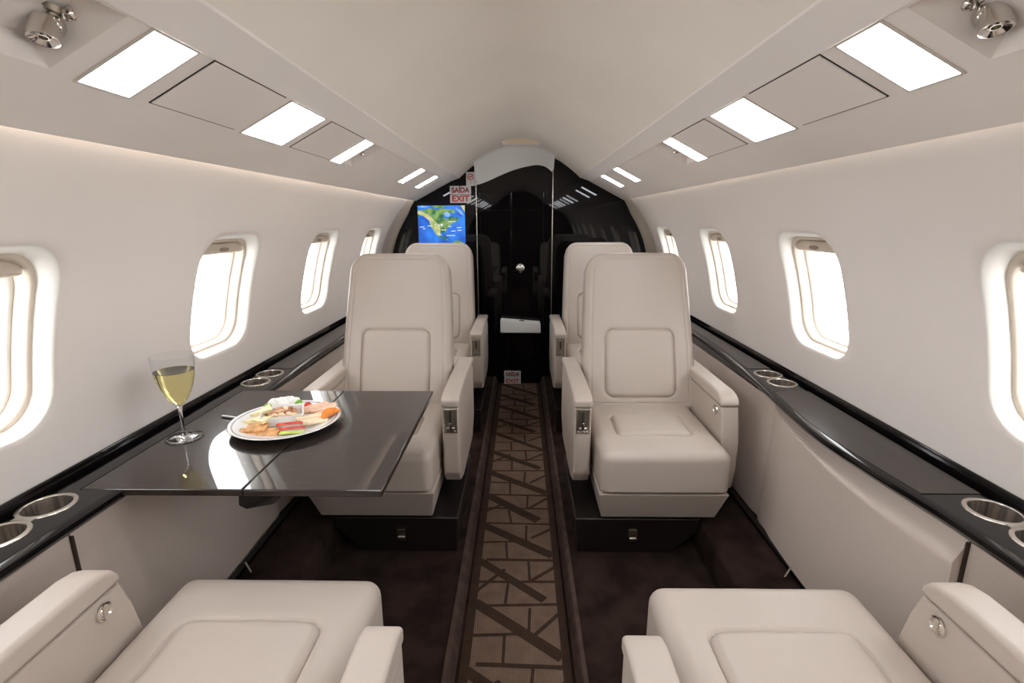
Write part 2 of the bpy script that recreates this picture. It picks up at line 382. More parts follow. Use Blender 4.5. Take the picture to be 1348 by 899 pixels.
def wall(s):
    V, F, MI = [], [], []
    zs_lo, zs_hi = .668, 1.455
    zw0, zw1 = WZ - .26, WZ + .26
    o = 0
    for yv in (YB - .02, YF + .03):
        for x, z in ((wx(.668), .668), (1.086, .64), (1.086, .60), (1.03, .14), (1.004, -.02)): V.append((s * x, yv, z))
    for i in range(4): F.append((i, i + 1, i + 6, i + 5)); MI.append(0)
    def P(y, z, out=0): return (s * (wx(z) + out), y, z)
    def patch(y0, y1, z0, z1, ny, nz):
        o = len(V)
        for i in range(ny + 1):
            for j in range(nz + 1): V.append(P(y0 + (y1 - y0) * i / ny, z0 + (z1 - z0) * j / nz))
        for i in range(ny):
            for j in range(nz):
                a = o + i * (nz + 1) + j; F.append((a, a + 1, a + nz + 2, a + nz + 1)); MI.append(0)
    ys = [YB] + [v for w in WIN for v in (w - .25, w + .25)] + [YF + .03]
    patch(YB, YF + .03, zs_lo, zw0, 60, 4); patch(YB, YF + .03, zw1, zs_hi, 60, 8)
    for i in range(0, len(ys), 2): patch(ys[i], ys[i + 1], zw0, zw1, 4, 14)
    for yc in WIN:
        R0 = ring(HW, HH, HR); n = len(R0)
        rings = []
        for (u, out, sh, mi) in ((0, .0006, 0, 0), (.4, 0, 0, 0), (.75, 0, 0, 0), (1, 0, 0, 0), (1, .003, .003, 1), (1, .012, .009, 1), (1, .030, .014, 1), (1, .048, .017, 1)):
            L = []
            R = ring(HW - sh, HH - sh, max(HR - sh, .03))
            for (a, b) in R:
                if u < 1:
                    m = max(abs(a) / .25, abs(b) / .26); ba, bb = a / m, b / m
                    if u == 0: ba *= 1.012; bb *= 1.012
                    a2, b2 = ba + (a - ba) * u, bb + (b - bb) * u
                else: a2, b2 = a, b
                L.append(len(V)); V.append(P(yc + a2, WZ + b2, out))
            if rings: 
                p = rings[-1]
                for q in range(n): F.append((p[q], L[q], L[(q + 1) % n], p[(q + 1) % n])); MI.append(mi)
            rings.append(L)
        # corners of the cell not reached by the radial ring
        for sa in (-1, 1):
            for sb in (-1, 1):
                c = len(V); V.append(P(yc + sa * .253, WZ + sb * .2631, .0006))
                c0 = rings[0]
                best = []
                for q in range(n):
                    a = V[c0[q]][1] - yc, V[c0[q]][2] - WZ
                    if a[0] * sa > 0 and a[1] * sb > 0: best.append((c0[q], a))
                on_z = [b for b in best if abs(abs(b[1][1]) - .26312) < 1e-5]; on_y = [b for b in best if abs(abs(b[1][0]) - .253) < 1e-5]
                if on_z and on_y:
                    p1 = max(on_z, key=lambda b: abs(b[1][0]))[0]; p2 = max(on_y, key=lambda b: abs(b[1][1]))[0]
                    if V[p1] != V[p2]: F.append((c, p1, p2)); MI.append(0)
    return V, F, MI
wn = 0
for s, nm in ((-1, 'left'), (1, 'right')):
    o = obj('wall_' + nm, wall(s), [M['wall'], M['flare']], angle=50); tag(o, kind='structure')
    for yc in WIN:
        wn += 1
        def R3(hw, hh, r, out): return [(s * (wx(WZ + b) + out), yc + a, WZ + b) for a, b in ring(hw, hh, r)]
        def strip(loops):
            V, F = [], []; n = 64
            for L in loops: V += L
            for j in range(len(loops) - 1):
                for q in range(n): F.append((j * n + q, j * n + (q + 1) % n, (j + 1) * n + (q + 1) % n, (j + 1) * n + q))
            return V, F
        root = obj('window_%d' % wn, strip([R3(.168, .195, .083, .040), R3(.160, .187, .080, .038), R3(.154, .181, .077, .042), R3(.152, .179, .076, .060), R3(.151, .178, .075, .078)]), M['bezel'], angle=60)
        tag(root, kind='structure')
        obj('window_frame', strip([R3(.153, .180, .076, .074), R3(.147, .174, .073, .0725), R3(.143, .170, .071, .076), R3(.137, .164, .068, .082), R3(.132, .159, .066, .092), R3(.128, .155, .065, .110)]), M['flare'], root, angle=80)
        L = R3(.126, .153, .064, .106); obj('window_pane', (L, [tuple(range(64))]), M['glasspane'], root, smooth=False)
        # rolled shade at the top of the opening with its finger slot
        zt = WZ + .172
        bm = box(-.130, .130, -.011, .011, -.018, .018, .008, 3)
        sh = obj('window_shade', xf(from_bm(bm), Matrix.Translation((s * (wx(zt) + .062), yc, zt - .012)) @ Matrix.Rotation(PI / 2, 4, 'Z') @ Matrix.Rotation(s * .35, 4, 'X')), M['shade'], root)
        vs, fs = lathe([(.0001, 0), (.9, 0), (1, .12), (.9, .25), (.0001, .25)], 24)
        obj('shade_handle', xf((vs, fs), Matrix.Translation((s * (wx(zt) + .049), yc + .01, zt - .016)) @ Matrix.Rotation(-s * (PI / 2 + .35 * 0), 4, 'Y') @ Matrix.Scale(.007, 4, (1, 0, 0)) @ Matrix.Scale(.030, 4, (0, 1, 0)) @ Matrix.Scale(.012, 4, (0, 0, 1))), M['slot'], root)
        # sky portal: helps sample the daylight that comes in through this pane
        ld = bpy.data.lights.new('daylight_portal', 'AREA'); ld.shape = 'RECTANGLE'; ld.size = .33; ld.size_y = .27
        ld.cycles.is_portal = True
        lo = bpy.data.objects.new('daylight_portal', ld); link(lo); lo.location = (s * (wx(WZ) + .125), yc, WZ)
        lo.rotation_euler = (0, s * PI / 2, 0)

# ceiling, beams, overhead panels ----------------------------------------
V, F = [], []; nx_, ny_ = 32, 90
for j in range(ny_ + 1):
    yy = YB - .02 + (YF + .07 - YB) * j / ny_
    for i in range(nx_ + 1):
        x = -.455 + .91 * i / nx_; V.append((x + OX, yy, cz(x) - dip(x, yy)))
for j in range(ny_):
    for i in range(nx_):
        a = j * (nx_ + 1) + i; F.append((a, a + 1, a + nx_ + 2, a + nx_ + 1))
# cove down to the doorway header
zd = interp([-.47, -.40, -.315, -.22, -.131, -.04, .058, .148, .20, .256, .33, .47], [1.50, 1.505, 1.513, 1.545, 1.583, 1.617, 1.642, 1.652, 1.640, 1.600, 1.56, 1.5])
for s in (-1, 1):
    o_ = len(V)
    for yy in (3.90, YF + .05): V += [(s * .454 + OX, yy, cz(.455) + .001), (s * .54 + OX, yy, 1.530)]
    F.append((o_, o_ + 1, o_ + 3, o_ + 2))
o = obj('ceiling', (V, F), M['ceil']); tag(o, kind='structure')
V, F = [], []; K = 14
xsn = [-.325 + .585 * i / 40 for i in range(41)]
for k in range(K + 1):
    u = k / K; yy = 3.84 + .182 * u
    for x in xsn:
        z0 = cz(x - OX) - dip(x - OX, 3.84) + .001; z1 = zd(x); e = 2 * u * u if u < .25 else (u - .125)  # eases out of the ceiling
        e = e / .875; V.append((x, yy, z0 + (z1 - z0) * e))
for k in range(K):
    for i in range(40):
        a = k * 41 + i; F.append((a, a + 1, a + 42, a + 41))
for i in (0, 40):                       # cheeks that close the sides up to the ceiling
    o_ = len(V)
    for k in range(K + 1): V.append((xsn[i], 3.84 + .182 * k / K, cz(xsn[i] - OX) + .004))
    for k in range(K): F.append((k * 41 + i, (k + 1) * 41 + i, o_ + k + 1, o_ + k))
o = obj('trim_3', (V, F), M['header']); tag(o, kind='structure')

for s, nm in ((-1, 'left'), (1, 'right')):
    bpts = [(s * .449 + OX, 1.580), (s * .449 + OX, 1.562), (s * .452 + OX, 1.5585), (s * .526 + OX, 1.5265), (s * .534 + OX, 1.531), (s * .538 + OX, 1.60), (s * .50 + OX, 1.63)]
    o = obj('trim_%d' % (4 if s < 0 else 5), prism(bpts, YB, 3.93, 'y', .0025, 2), M['beam']); tag(o, kind='structure')
    # overhead panel with recessed wells for the air outlets
    WELLS = [(-1.25, -1.0), (.55, .783), (2.0, 2.112), (3.50, 3.60)]
    ys = sorted(set([YB - .02, YF + .05] + [v for w in WELLS for v in w] + list(np.linspace(-1.8, 3.8, 29).round(3))))
    ts = [-.04, 0.02, .50, .75, 1.0]
    V, F = [], []
    for yv in ys:
        for tv in ts: V.append(VP(s, yv, tv))
        V.append((s * .7895 + OX, yv, 1.3955)); V.append((s * .781 + OX, yv, 1.402)); V.append((s * .775 + OX, yv, 1.41))
    nt_ = len(ts) + 3
    for i in range(len(ys) - 1):
        for j in range(nt_ - 1):
            mid = (ys[i] + ys[i + 1]) / 2
            if j == 1 and any(a < mid < b for a, b in WELLS): continue
            a = i * nt_ + j; F.append((a, a + 1, a + nt_ + 1, a + nt_))
    for (a, b) in WELLS:
        deep = .085 if a < 1 else .045
        o_ = len(V); c0, c1 = (.0 + .02, .50)
        V += [VP(s, a, c0), VP(s, b, c0), VP(s, b, c1), VP(s, a, c1)]
        ia, ib = a + (b - a) * .12, b - (b - a) * .12
        V += [VP(s, ia, .07, -deep), VP(s, ib, .07, -deep), VP(s, ib, .42, -deep), VP(s, ia, .42, -deep)]
        F += [(o_ + q, o_ + (q + 1) % 4, o_ + 4 + (q + 1) % 4, o_ + 4 + q) for q in range(4)] + [(o_ + 4, o_ + 5, o_ + 6, o_ + 7)]
    o = obj('trim_%d' % (6 if s < 0 else 7), (V, F), M['valance'], smooth=False); tag(o, kind='structure')
    # hidden strip lamp in the gap above the wall
    lp = obj('cove_light', prism([(s * .752, 1.424), (s * .762, 1.432), (s * .748, 1.446), (s * .738, 1.438)], YB + .1, YF - .06, 'y'), M['cove'], smooth=False)
    tag(lp, 'slim warm strip light tucked in the gap between %s wall and overhead panel' % nm, 'light', 'strip lights above the walls')
    # top closure of the gap, so that no daylight leaks in
    cl = obj('trim_%d' % (8 if s < 0 else 9), ([(s * .79, YB, 1.455), (s * .735, YB, 1.456), (s * .50, YB, 1.60), (s * .79, YF + .03, 1.455), (s * .735, YF + .03, 1.456), (s * .50, YF + .03, 1.60)], [(0, 1, 4, 3), (1, 2, 5, 4)]), M['valance'], smooth=False); tag(cl, kind='structure')

# lights in the overhead panels
def vslab(s, y0, y1, t0, t1, h, bev=.001, below=0.0):
    P = [VP(s, y0, t0, -below), VP(s, y1, t0, -below), VP(s, y1, t1, -below), VP(s, y0, t1, -below), VP(s, y0, t0, h), VP(s, y1, t0, h), VP(s, y1, t1, h), VP(s, y0, t1, h)]
    bm = bmesh.new(); vs = [bm.verts.new(p) for p in P]
    for f in ((3, 2, 1, 0), (4, 5, 6, 7), (0, 1, 5, 4), (1, 2, 6, 5), (2, 3, 7, 6), (3, 0, 4, 7)): bm.faces.new([vs[i] for i in f])
    bmesh.ops.recalc_face_normals(bm, faces=bm.faces); return bevel(bm, bev, 1)
LIGHTS = [(.833, .937), (1.30, 1.51), (1.885, 1.985), (2.90, 3.02), (3.36, 3.48), (-.35, -.15), (-.85, -.65), (-1.65, -1.45), (.15, .35)]
ordn = ['nearest of five', 'second of five from the camera', 'middle of five', 'slim, second-farthest of five', 'slim, farthest of five', 'first behind the viewpoint', 'second behind the viewpoint', 'farthest behind the viewpoint', 'just overhead of the viewpoint']
for s, nm in ((-1, 'left'), (1, 'right')):
    for (a, b), w in zip(LIGHTS, ordn):
        root = empty('ceiling_light', VP(s, a, .25)); tag(root, 'white glowing rectangular light in the %s overhead panel, %s' % (nm, w), 'light', 'rectangular overhead lights')
        bpy.context.view_layer.update()
        inv = Matrix.Translation(-root.location)
        obj('light_lens', xf(from_bm(vslab(s, a, b, .015, .515, .0022, .0008)), inv), M['lens'], root, smooth=False)
        fr = merge(*[from_bm(vslab(s, *q, .0030, .0004)) for q in ((a - .005, a, .0, .53), (b, b + .005, .0, .53), (a, b, .515, .53), (a, b, .0, .015))])
        obj('light_frame', xf(fr, inv), M['lensframe'], root, smooth=False)
    for (a, b), w in (((.985, 1.268), 'between the two nearest lights'), ((1.56, 1.875), 'between the second and middle lights'), ((2.125, 2.87), 'between the middle light and the two slim far lights')):
        if w.startswith('between the middle'): continue
        root = empty('service_panel', VP(s, a, .25)); inv = Matrix.Translation(-root.location)
        tag(root, 'flush cream service hatch in the %s overhead panel %s' % (nm, w), 'panel', 'service hatches overhead')
        obj('hatch_cover', xf(from_bm(vslab(s, a + .003, b - .003, .012, .505, .003, .001)), inv), M['valance'], root, smooth=False)
        g = merge(*[from_bm(vslab(s, *q, .0007, 0)) for q in ((a, a + .003, .005, .515), (b - .003, b, .005, .515), (a, b, .505, .515), (a, b, .003, .012))])
        obj('shadow_gap', xf(g, inv), M['dark'], root, smooth=False)

# air outlets in the wells
def gasper(s, y, t, sc, label, grp='air outlets in the overhead wells', n0=-.060):
    root = empty('air_outlet', VP(s, y, t, n0)); tag(root, label, 'air vent', grp)
    B = from_bm  # noqa
    rot = Matrix.Rotation(0, 4, 'X')
    obj('outlet_base', xf(lathe([(.001, .012), (.030, .010), (.040, .004), (.041, -.004), (.001, -.006)], 40), Matrix.Rotation(s * -.48, 4, 'Y') @ Matrix.Scale(sc, 4) @ Matrix.Rotation(PI, 4, 'X')), M['nickel'], root)
    obj('ball_joint', xf(lathe([(.001, .0)] + [(.026 * math.sin(a), -.012 + .026 * (math.cos(a) - 1) * .9) for a in np.linspace(.2, 2.6, 14)] + [(.001, -.06)], 36), Matrix.Scale(sc, 4)), M['chrome'], root)
    noz = obj('nozzle', xf(lathe([(.012, -.030), (.0215, -.033), (.0222, -.050), (.0232, -.066), (.0225, -.0695), (.0195, -.069), (.010, -.0635), (.0085, -.0660), (.0065, -.0660), (.006, -.055), (.001, -.055)], 40), Matrix.Rotation(s * .05, 4, 'Y') @ Matrix.Rotation(-.30, 4, 'X') @ Matrix.Scale(sc, 4)), M['chrome'], root)
    obj('side_knob', xf(lathe([(.001, 0), (.012, .001), (.0135, .005), (.0135, .018), (.010, .022), (.001, .022)], 24), Matrix.Translation((-s * .022 * sc, .012 * sc, -.018 * sc)) @ Matrix.Rotation(-s * PI / 2.2, 4, 'Y') @ Matrix.Scale(sc, 4)), M['chrome'], root)
    obj('outlet_stub', xf(lathe([(.001, 0), (.011, .0), (.012, .003), (.0125, .030), (.001, .030)], 20), Matrix.Translation((s * .016 * sc, -.01 * sc, -.010 * sc)) @ Matrix.Rotation(s * PI / 2.2, 4, 'Y') @ Matrix.Scale(sc, 4)), M['nickel'], root)
for s, nm in ((-1, 'left'), (1, 'right')):
    gasper(s, .768, .300, .80, 'chrome swivelling air outlet in the recess at the top %s corner' % nm)
    gasper(s, 2.06, .22, .50, 'small chrome air outlet in the slot beyond the middle %s overhead light' % nm, n0=-.034)
    gasper(s, 3.555, .22, .42, 'tiny chrome air outlet beyond the farthest %s overhead light' % nm, n0=-.034)

# ceiling louvre in front of the doorway header
root = empty('ceiling_vent', (.02, 3.66, cz(0) - .008)); tag(root, 'small beige louvred vent in the ceiling before the bulkhead', 'air vent')
obj('vent_frame', prism([(-.150, .014), (-.124, -.034), (.124, -.034), (.150, .014)], .004, .08, 'y', .003, 2), M['beam'], root)
obj('vent_grille', box(-.114, .114, -.006, .008, -.031, .004, .003, 2), mat('vent_beige', (.88, .77, .58), .7, mottle=(10, .03)), root)

# bulkhead ---------------------------------------------------------------
def profile_right(x0, yy=4):
    pts = []
    for x in np.linspace(x0, .455, 10): pts.append((x, cz(x) - dip(x, yy) + .012))
    pts += [(.535, 1.535), (.79, 1.40)]
    for z in np.linspace(1.39, .66, 14): pts.append((wx(z) + .002, z))
    return pts
for s, nm, x0 in ((-1, 'left', .322), (1, 'right', .256)):
    pr = [(s * a, b) for a, b in profile_right(x0)]
    poly = [(s * x0, 0.0)] + pr + [(s * 1.085, .64), (s * 1.085, .60), (s * 1.02, 0.0)]
    o = obj('wall_forward_' + nm, prism(poly, YF, YF + .03, 'y'), M['lacquer'], smooth=False); tag(o, kind='structure')
    # cream rib that closes the side wall against the bulkhead
    V, F = [], []; zz = np.linspace(1.402, .65, 28)
    for (yo, inn, ) in ((3.80, -.001), (3.85, .004), (3.90, .012), (3.935, .026), (3.95, .032), (3.962, .036), (3.985, .040), (4.001, .040)):
        for z in zz:
            k = min(1, max(0, (1.42 - z) / .12)); V.append((s * (wx(z) - inn * k), yo, z))
    n = len(zz)
    for j in range(7):
        for i in range(n - 1): F.append((j * n + i, j * n + i + 1, (j + 1) * n + i + 1, (j + 1) * n + i))
    o = obj('trim_%d' % (10 if s < 0 else 11), (V, F), M['bezel']); tag(o, kind='structure')
    o = obj('trim_%d' % (12 if s < 0 else 13), box(s * x0 - .0035, s * x0 + .0035, YF - .006, YF + .006, -.06 if s > 0 else -.06, (zd(s * x0) + (.13 if s < 0 else .09)), .002, 2), M['nickel']); tag(o, kind='structure')
# door in the opening
poly = [(-.33, -.06)] + [(x, cz(x) + .02) for x in np.linspace(-.33, .265, 30)] + [(.265, -.06)]
door = obj('door_1', prism(poly, YF + .022, YF + .05, 'y'), M['lacquer'], smooth=False); tag(door, kind='structure')
obj('door_leaf', box(-.300, -.060, YF + .012, YF + .024, -.04, 1.46, .004, 2), M['lacquer'], door)
obj('door_leaf', box(-.056, .190, YF + .012, YF + .024, -.04, 1.46, .004, 2), M['lacquer'], door)
kn = obj('door_knob', xf(lathe([(.001, .014), (.018, .013), (.030, .008), (.036, 0), (.036, -.006)], 36), Matrix.Translation((.012, YF + .010, .886)) @ Matrix.Rotation(PI / 2, 4, 'X')), M['chrome'], door)
obj('knob_catch', box(.000, .030, YF - .010, YF - .004, .868, .890, .002, 2), M['nickel'], kn)
obj('door_rail', box(-.25, .14, YF + .008, YF + .014, 1.322, 1.328, .001, 1), M['black'], door)
tgm = tag(obj('padded_shelf', from_bm(prism([(-.145, .390), (-.145, .492), (.168, .466), (.172, .388)], 3.905, 4.008, 'y', .006, 3)), M['header']), 'cream padded shelf jutting from the black door between the far seats', 'shelf')
tag(obj('shelf_catch', xf(lathe([(.001, .006), (.02, .005), (.024, 0), (.001, 0)], 20), Matrix.Translation((.02, 3.95, .476))), M['chrome'], tgm))
# rear partition behind the viewpoint
pr = [(a, b) for a, b in profile_right(0.01, 0)]
poly = [(-a, b) for a, b in pr] + [(-1.085, .64), (-1.085, .60), (-1.02, -.06), (1.02, -.06), (1.085, .60), (1.085, .64)] + pr[::-1]
o = obj('wall_rear', prism(poly, YB - .03, YB, 'y'), M['rearwall'], smooth=False); tag(o, kind='structure')

# screen with the flight map -------------------------------------------------
def flat(pts, y, holes=None): return [(p[0], y, p[1]) for p in pts]
sc_root = empty('flight_map_screen', (-.5905, 4.0, 1.22)); tag(sc_root, 'lit screen showing a blue and green map of North America on the black bulkhead', 'screen')
W2, H2 = .180, .142
obj('screen_bezel', box(-W2 - .006, W2 + .006, -.012, .002, -H2 - .006, H2 + .006, .003, 2), M['black'], sc_root)
def emis(name, lo, hi, sc, st=1.0):
    m, t, b = nt(name)
    tc = N(t, 'ShaderNodeTexCoord'); n = N(t, 'ShaderNodeTexNoise'); n.inputs['Scale'].default_value = sc; n.inputs['Detail'].default_value = 5
    mr = N(t, 'ShaderNodeMapRange'); mr.inputs['From Min'].default_value = .4; mr.inputs['From Max'].default_value = .6
    mx = N(t, 'ShaderNodeMix', data_type='RGBA'); mx.inputs[6].default_value = (*lo, 1); mx.inputs[7].default_value = (*hi, 1)
    t.links.new(tc.outputs['Object'], n.inputs['Vector']); t.links.new(n.outputs['Fac'], mr.inputs['Value']); t.links.new(mr.outputs[0], mx.inputs[0])
    t.links.new(mx.outputs[2], b.inputs['Emission Color']); b.inputs['Emission Strength'].default_value = st; b.inputs['Base Color'].default_value = (.01, .01, .01, 1); b.inputs['Roughness'].default_value = .25
    return m
E_SEA = emis('map_ocean', (.008, .075, .42), (.02, .17, .62), 9, 1.5)
E_LAND = emis('map_land', (.010, .11, .05), (.20, .34, .09), 22, 1.3)
E_DRY = emis('map_dry_land', (.30, .38, .12), (.55, .50, .28), 22, 1.3)
E_ICE = emis('map_ice', (.18, .42, .75), (.35, .55, .85), 12)
E_TXT = emis('map_marks', (.8, .85, .9), (.9, .95, 1), 5)
mv, mf, mm = [], [], []
def mp(pts, mi, d):
    o = len(mv)
    for a, b in pts: mv.append((-W2 + 2 * W2 * a, -.0125 - d, H2 - 2 * H2 * b))
    mf.append(tuple(range(o, o + len(pts)))); mm.append(mi)
mp([(0, 0), (1, 0), (1, 1), (0, 1)], 0, 0)
NA = [(0, .13), (.05, .11), (.12, .13), (.2, .08), (.3, .07), (.42, .10), (.5, .07), (.6, .09), (.72, .10), (.80, .13), (.78, .2), (.70, .19), (.66, .24), (.60, .26), (.58, .22), (.54, .24), (.56, .32), (.62, .36), (.66, .30), (.72, .28), (.78, .33), (.84, .30), (.88, .36), (.82, .42), (.74, .46), (.68, .52), (.63, .58), (.60, .66), (.57, .72), (.545, .70), (.50, .71), (.46, .74), (.47, .80), (.53, .82), (.56, .78), (.585, .80), (.57, .86), (.62, .88), (.64, .93), (.60, .91), (.53, .87), (.45, .84), (.39, .78), (.35, .71), (.32, .63), (.27, .56), (.25, .47), (.24, .40), (.18, .33), (.11, .27), (.05, .25), (0, .27)]
mp(NA, 1, .0003)
mp([(0, .15), (.08, .15), (.16, .2), (.24, .24), (.31, .34), (.38, .42), (.45, .5), (.47, .62), (.46, .74), (.44, .78), (.39, .77), (.35, .71), (.32, .63), (.27, .56), (.25, .47), (.24, .40), (.18, .33), (.11, .27), (.05, .25), (0, .22)], 2, .0006)
mp([(.55, .20), (.62, .16), (.68, .20), (.69, .27), (.64, .30), (.58, .28)], 3, .0009)
mp([(.30, .01), (.45, .0), (.60, .02), (.52, .06), (.38, .06)], 1, .0006)
mp([(.80, .06), (.92, .12), (.98, .26), (.9, .22), (.84, .14)], 3, .0006)
mp([(.91, 0), (1, 0), (1, .17), (.96, .10)], 2, .0007)
mp([(0, .02), (.12, .0), (.25, .03), (.10, .06)], 3, .0006)
mp([(.74, .96), (.80, .91), (.88, .93), (.96, .98), (1, 1), (.73, 1)], 1, .0006)
for a, b, w in ((.20, .52, .10), (.42, .50, .05), (.50, .50, .03), (.64, .41, .16), (.64, .54, .07), (.49, .63, .10), (.82, .57, .10), (.84, .64, .08), (.70, .66, .09), (.42, .755, .07), (.60, .775, .18), (.03, .55, .10), (.10, .60, .05), (.36, .49, .03)):
    mp([(a, b), (a + w, b), (a + w, b + .018), (a, b + .018)], 4, .0012)
mp([(.49, .46), (.52, .49), (.50, .55), (.48, .52)], 4, .0013)
obj('map_display', (mv, mf, mm), [E_SEA, E_LAND, E_DRY, E_ICE, E_TXT], sc_root, smooth=False)

# signs -----------------------------------------------------------------
def text(body, size, name, m, parent, loc, xscale=1.0, extr=.0008, off=0.0):
    cu = bpy.data.curves.new(name, 'FONT'); cu.body = body; cu.size = size; cu.align_x = 'CENTER'; cu.align_y = 'CENTER'; cu.extrude = extr; cu.offset = off
    tmp = bpy.data.objects.new('tmp', cu); COL.objects.link(tmp); bpy.context.view_layer.update()
    me = bpy.data.meshes.new_from_object(tmp.evaluated_get(bpy.context.evaluated_depsgraph_get()))
    bpy.data.objects.remove(tmp); me.transform(Matrix.Rotation(PI / 2, 4, 'X') @ Matrix.Scale(xscale, 4, (1, 0, 0)))
    me.materials.clear(); me.materials.append(m); me.name = name
    o = bpy.data.objects.new(name, me); link(o, parent); o.location = loc; return o
r = empty('exit_sign', (-.441, 3.999, 1.442)); tag(r, 'white exit sign in red Portuguese and English letters above the map screen', 'sign')
obj('sign_plate', box(-.080, .080, -.006, 0, .002, .062, .002, 1), M['signwhite'], r); obj('sign_plate', box(-.080, .080, -.006, 0, -.062, -.002, .002, 1), M['signwhite'], r)
text('SAÍDA', .052, 'lettering', M['signdarkred'], r, (0, -.0065, .030), .92, off=.0022); text('EXIT', .060, 'lettering', M['signred'], r, (0, -.0065, -.032), 1.08, off=.0022)
r = empty('exit_sign', (-.053, 3.995, -.003)); tag(r, 'small white exit sign with red letters low on the black door at floor level', 'sign')
obj('sign_plate', box(-.068, .068, -.006, 0, .001, .056, .002, 1), M['signwhite'], r); obj('sign_plate', box(-.068, .068, -.006, 0, -.056, -.001, .002, 1), M['signwhite'], r)
text('SAÍDA', .044, 'lettering', M['signdarkred'], r, (0, -.0065, .028), .92, off=.001); text('EXIT', .048, 'lettering', M['signred'], r, (0, -.0065, -.029), 1.1, off=.001)
r = empty('no_smoking_sign', (-.362, 3.999, 1.554)); tag(r, 'small white no smoking sign with a red ring beside the exit sign', 'sign')
obj('sign_plate', box(-.034, .034, -.005, 0, -.050, .050, .002, 1), M['signwhite'], r)
ringd = xf(lathe([(.018, 0), (.0235, 0), (.0235, .0012), (.018, .0012), (.018, 0)], 40), Matrix.Translation((0, -.005, .014)) @ Matrix.Rotation(PI / 2, 4, 'X'))
slash = xf(from_bm(box(-.020, .020, -.0012, 0, -.0022, .0022)), Matrix.Translation((0, -.005, .014)) @ Matrix.Rotation(-.8, 4, 'Y'))
obj('prohibition_symbol', merge(ringd, slash), M['signred'], r, smooth=False)
obj('cigarette_symbol', box(-.014, .012, -.0056, -.0048, .0125, .0165), M['signdarkred'], r, smooth=False)
obj('small_print', box(-.004, .004, -.0056, -.0048, -.028, -.022), M['signred'], r, smooth=False)

# ledges ----------------------------------------------------------------
bumpR = interp([-3, .78, .96, 1.18, 1.38, 1.60, 1.80, 5], [0, 0, .006, .028, .040, .024, 0, 0])
def bump(s, y): return bumpR(y) if s > 0 else .35 * bumpR(y)
def ledge(s):
    ys = list(np.linspace(YB, .7, 8)) + list(np.linspace(.78, 1.84, 34)) + list(np.linspace(2.0, YF, 8))
    V, F = [], []
    prof = [(.975, .606), (.938, .612), (.920, .620), (.909, .630), (.904, .640), (.906, .647), (.912, .650), (.930, .6505), (1.046, .6505), (1.049, .648), (1.050, .632), (1.071, .632), (1.073, .668), (1.0745, .6715), (1.0785, .6715), (1.080, .668), (1.080, .640), (1.080, .606)]
    n = len(prof)
    for y in ys:
        e = bump(s, y)
        for i, (x, z) in enumerate(prof): V.append((s * (x - (e if i < 8 else 0)), y, z))
    for j in range(len(ys) - 1):
        for i in range(n): F.append((j * n + i, j * n + (i + 1) % n, (j + 1) * n + (i + 1) % n, (j + 1) * n + i))
    F.append(tuple(range(n))); F.append(tuple((len(ys) - 1) * n + i for i in range(n))[::-1])
    return V, F
def boolean(o, cutters):
    for c in cutters:
        md = o.modifiers.new('cut', 'BOOLEAN'); md.operation = 'DIFFERENCE'; md.object = c; md.solver = 'EXACT'
    bpy.context.view_layer.update()
    me = bpy.data.meshes.new_from_object(o.evaluated_get(bpy.context.evaluated_depsgraph_get()))
    o.modifiers.clear(); o.data = me
    for c in cutters: bpy.data.objects.remove(c)
    try: me.set_sharp_from_angle(angle=math.radians(35))
    except Exception: pass
CX, CR = 1.0, .047
CUPS = [(.865, .975, 'in the foreground'), (1.845, 1.957, 'beyond the middle of the ledge')]
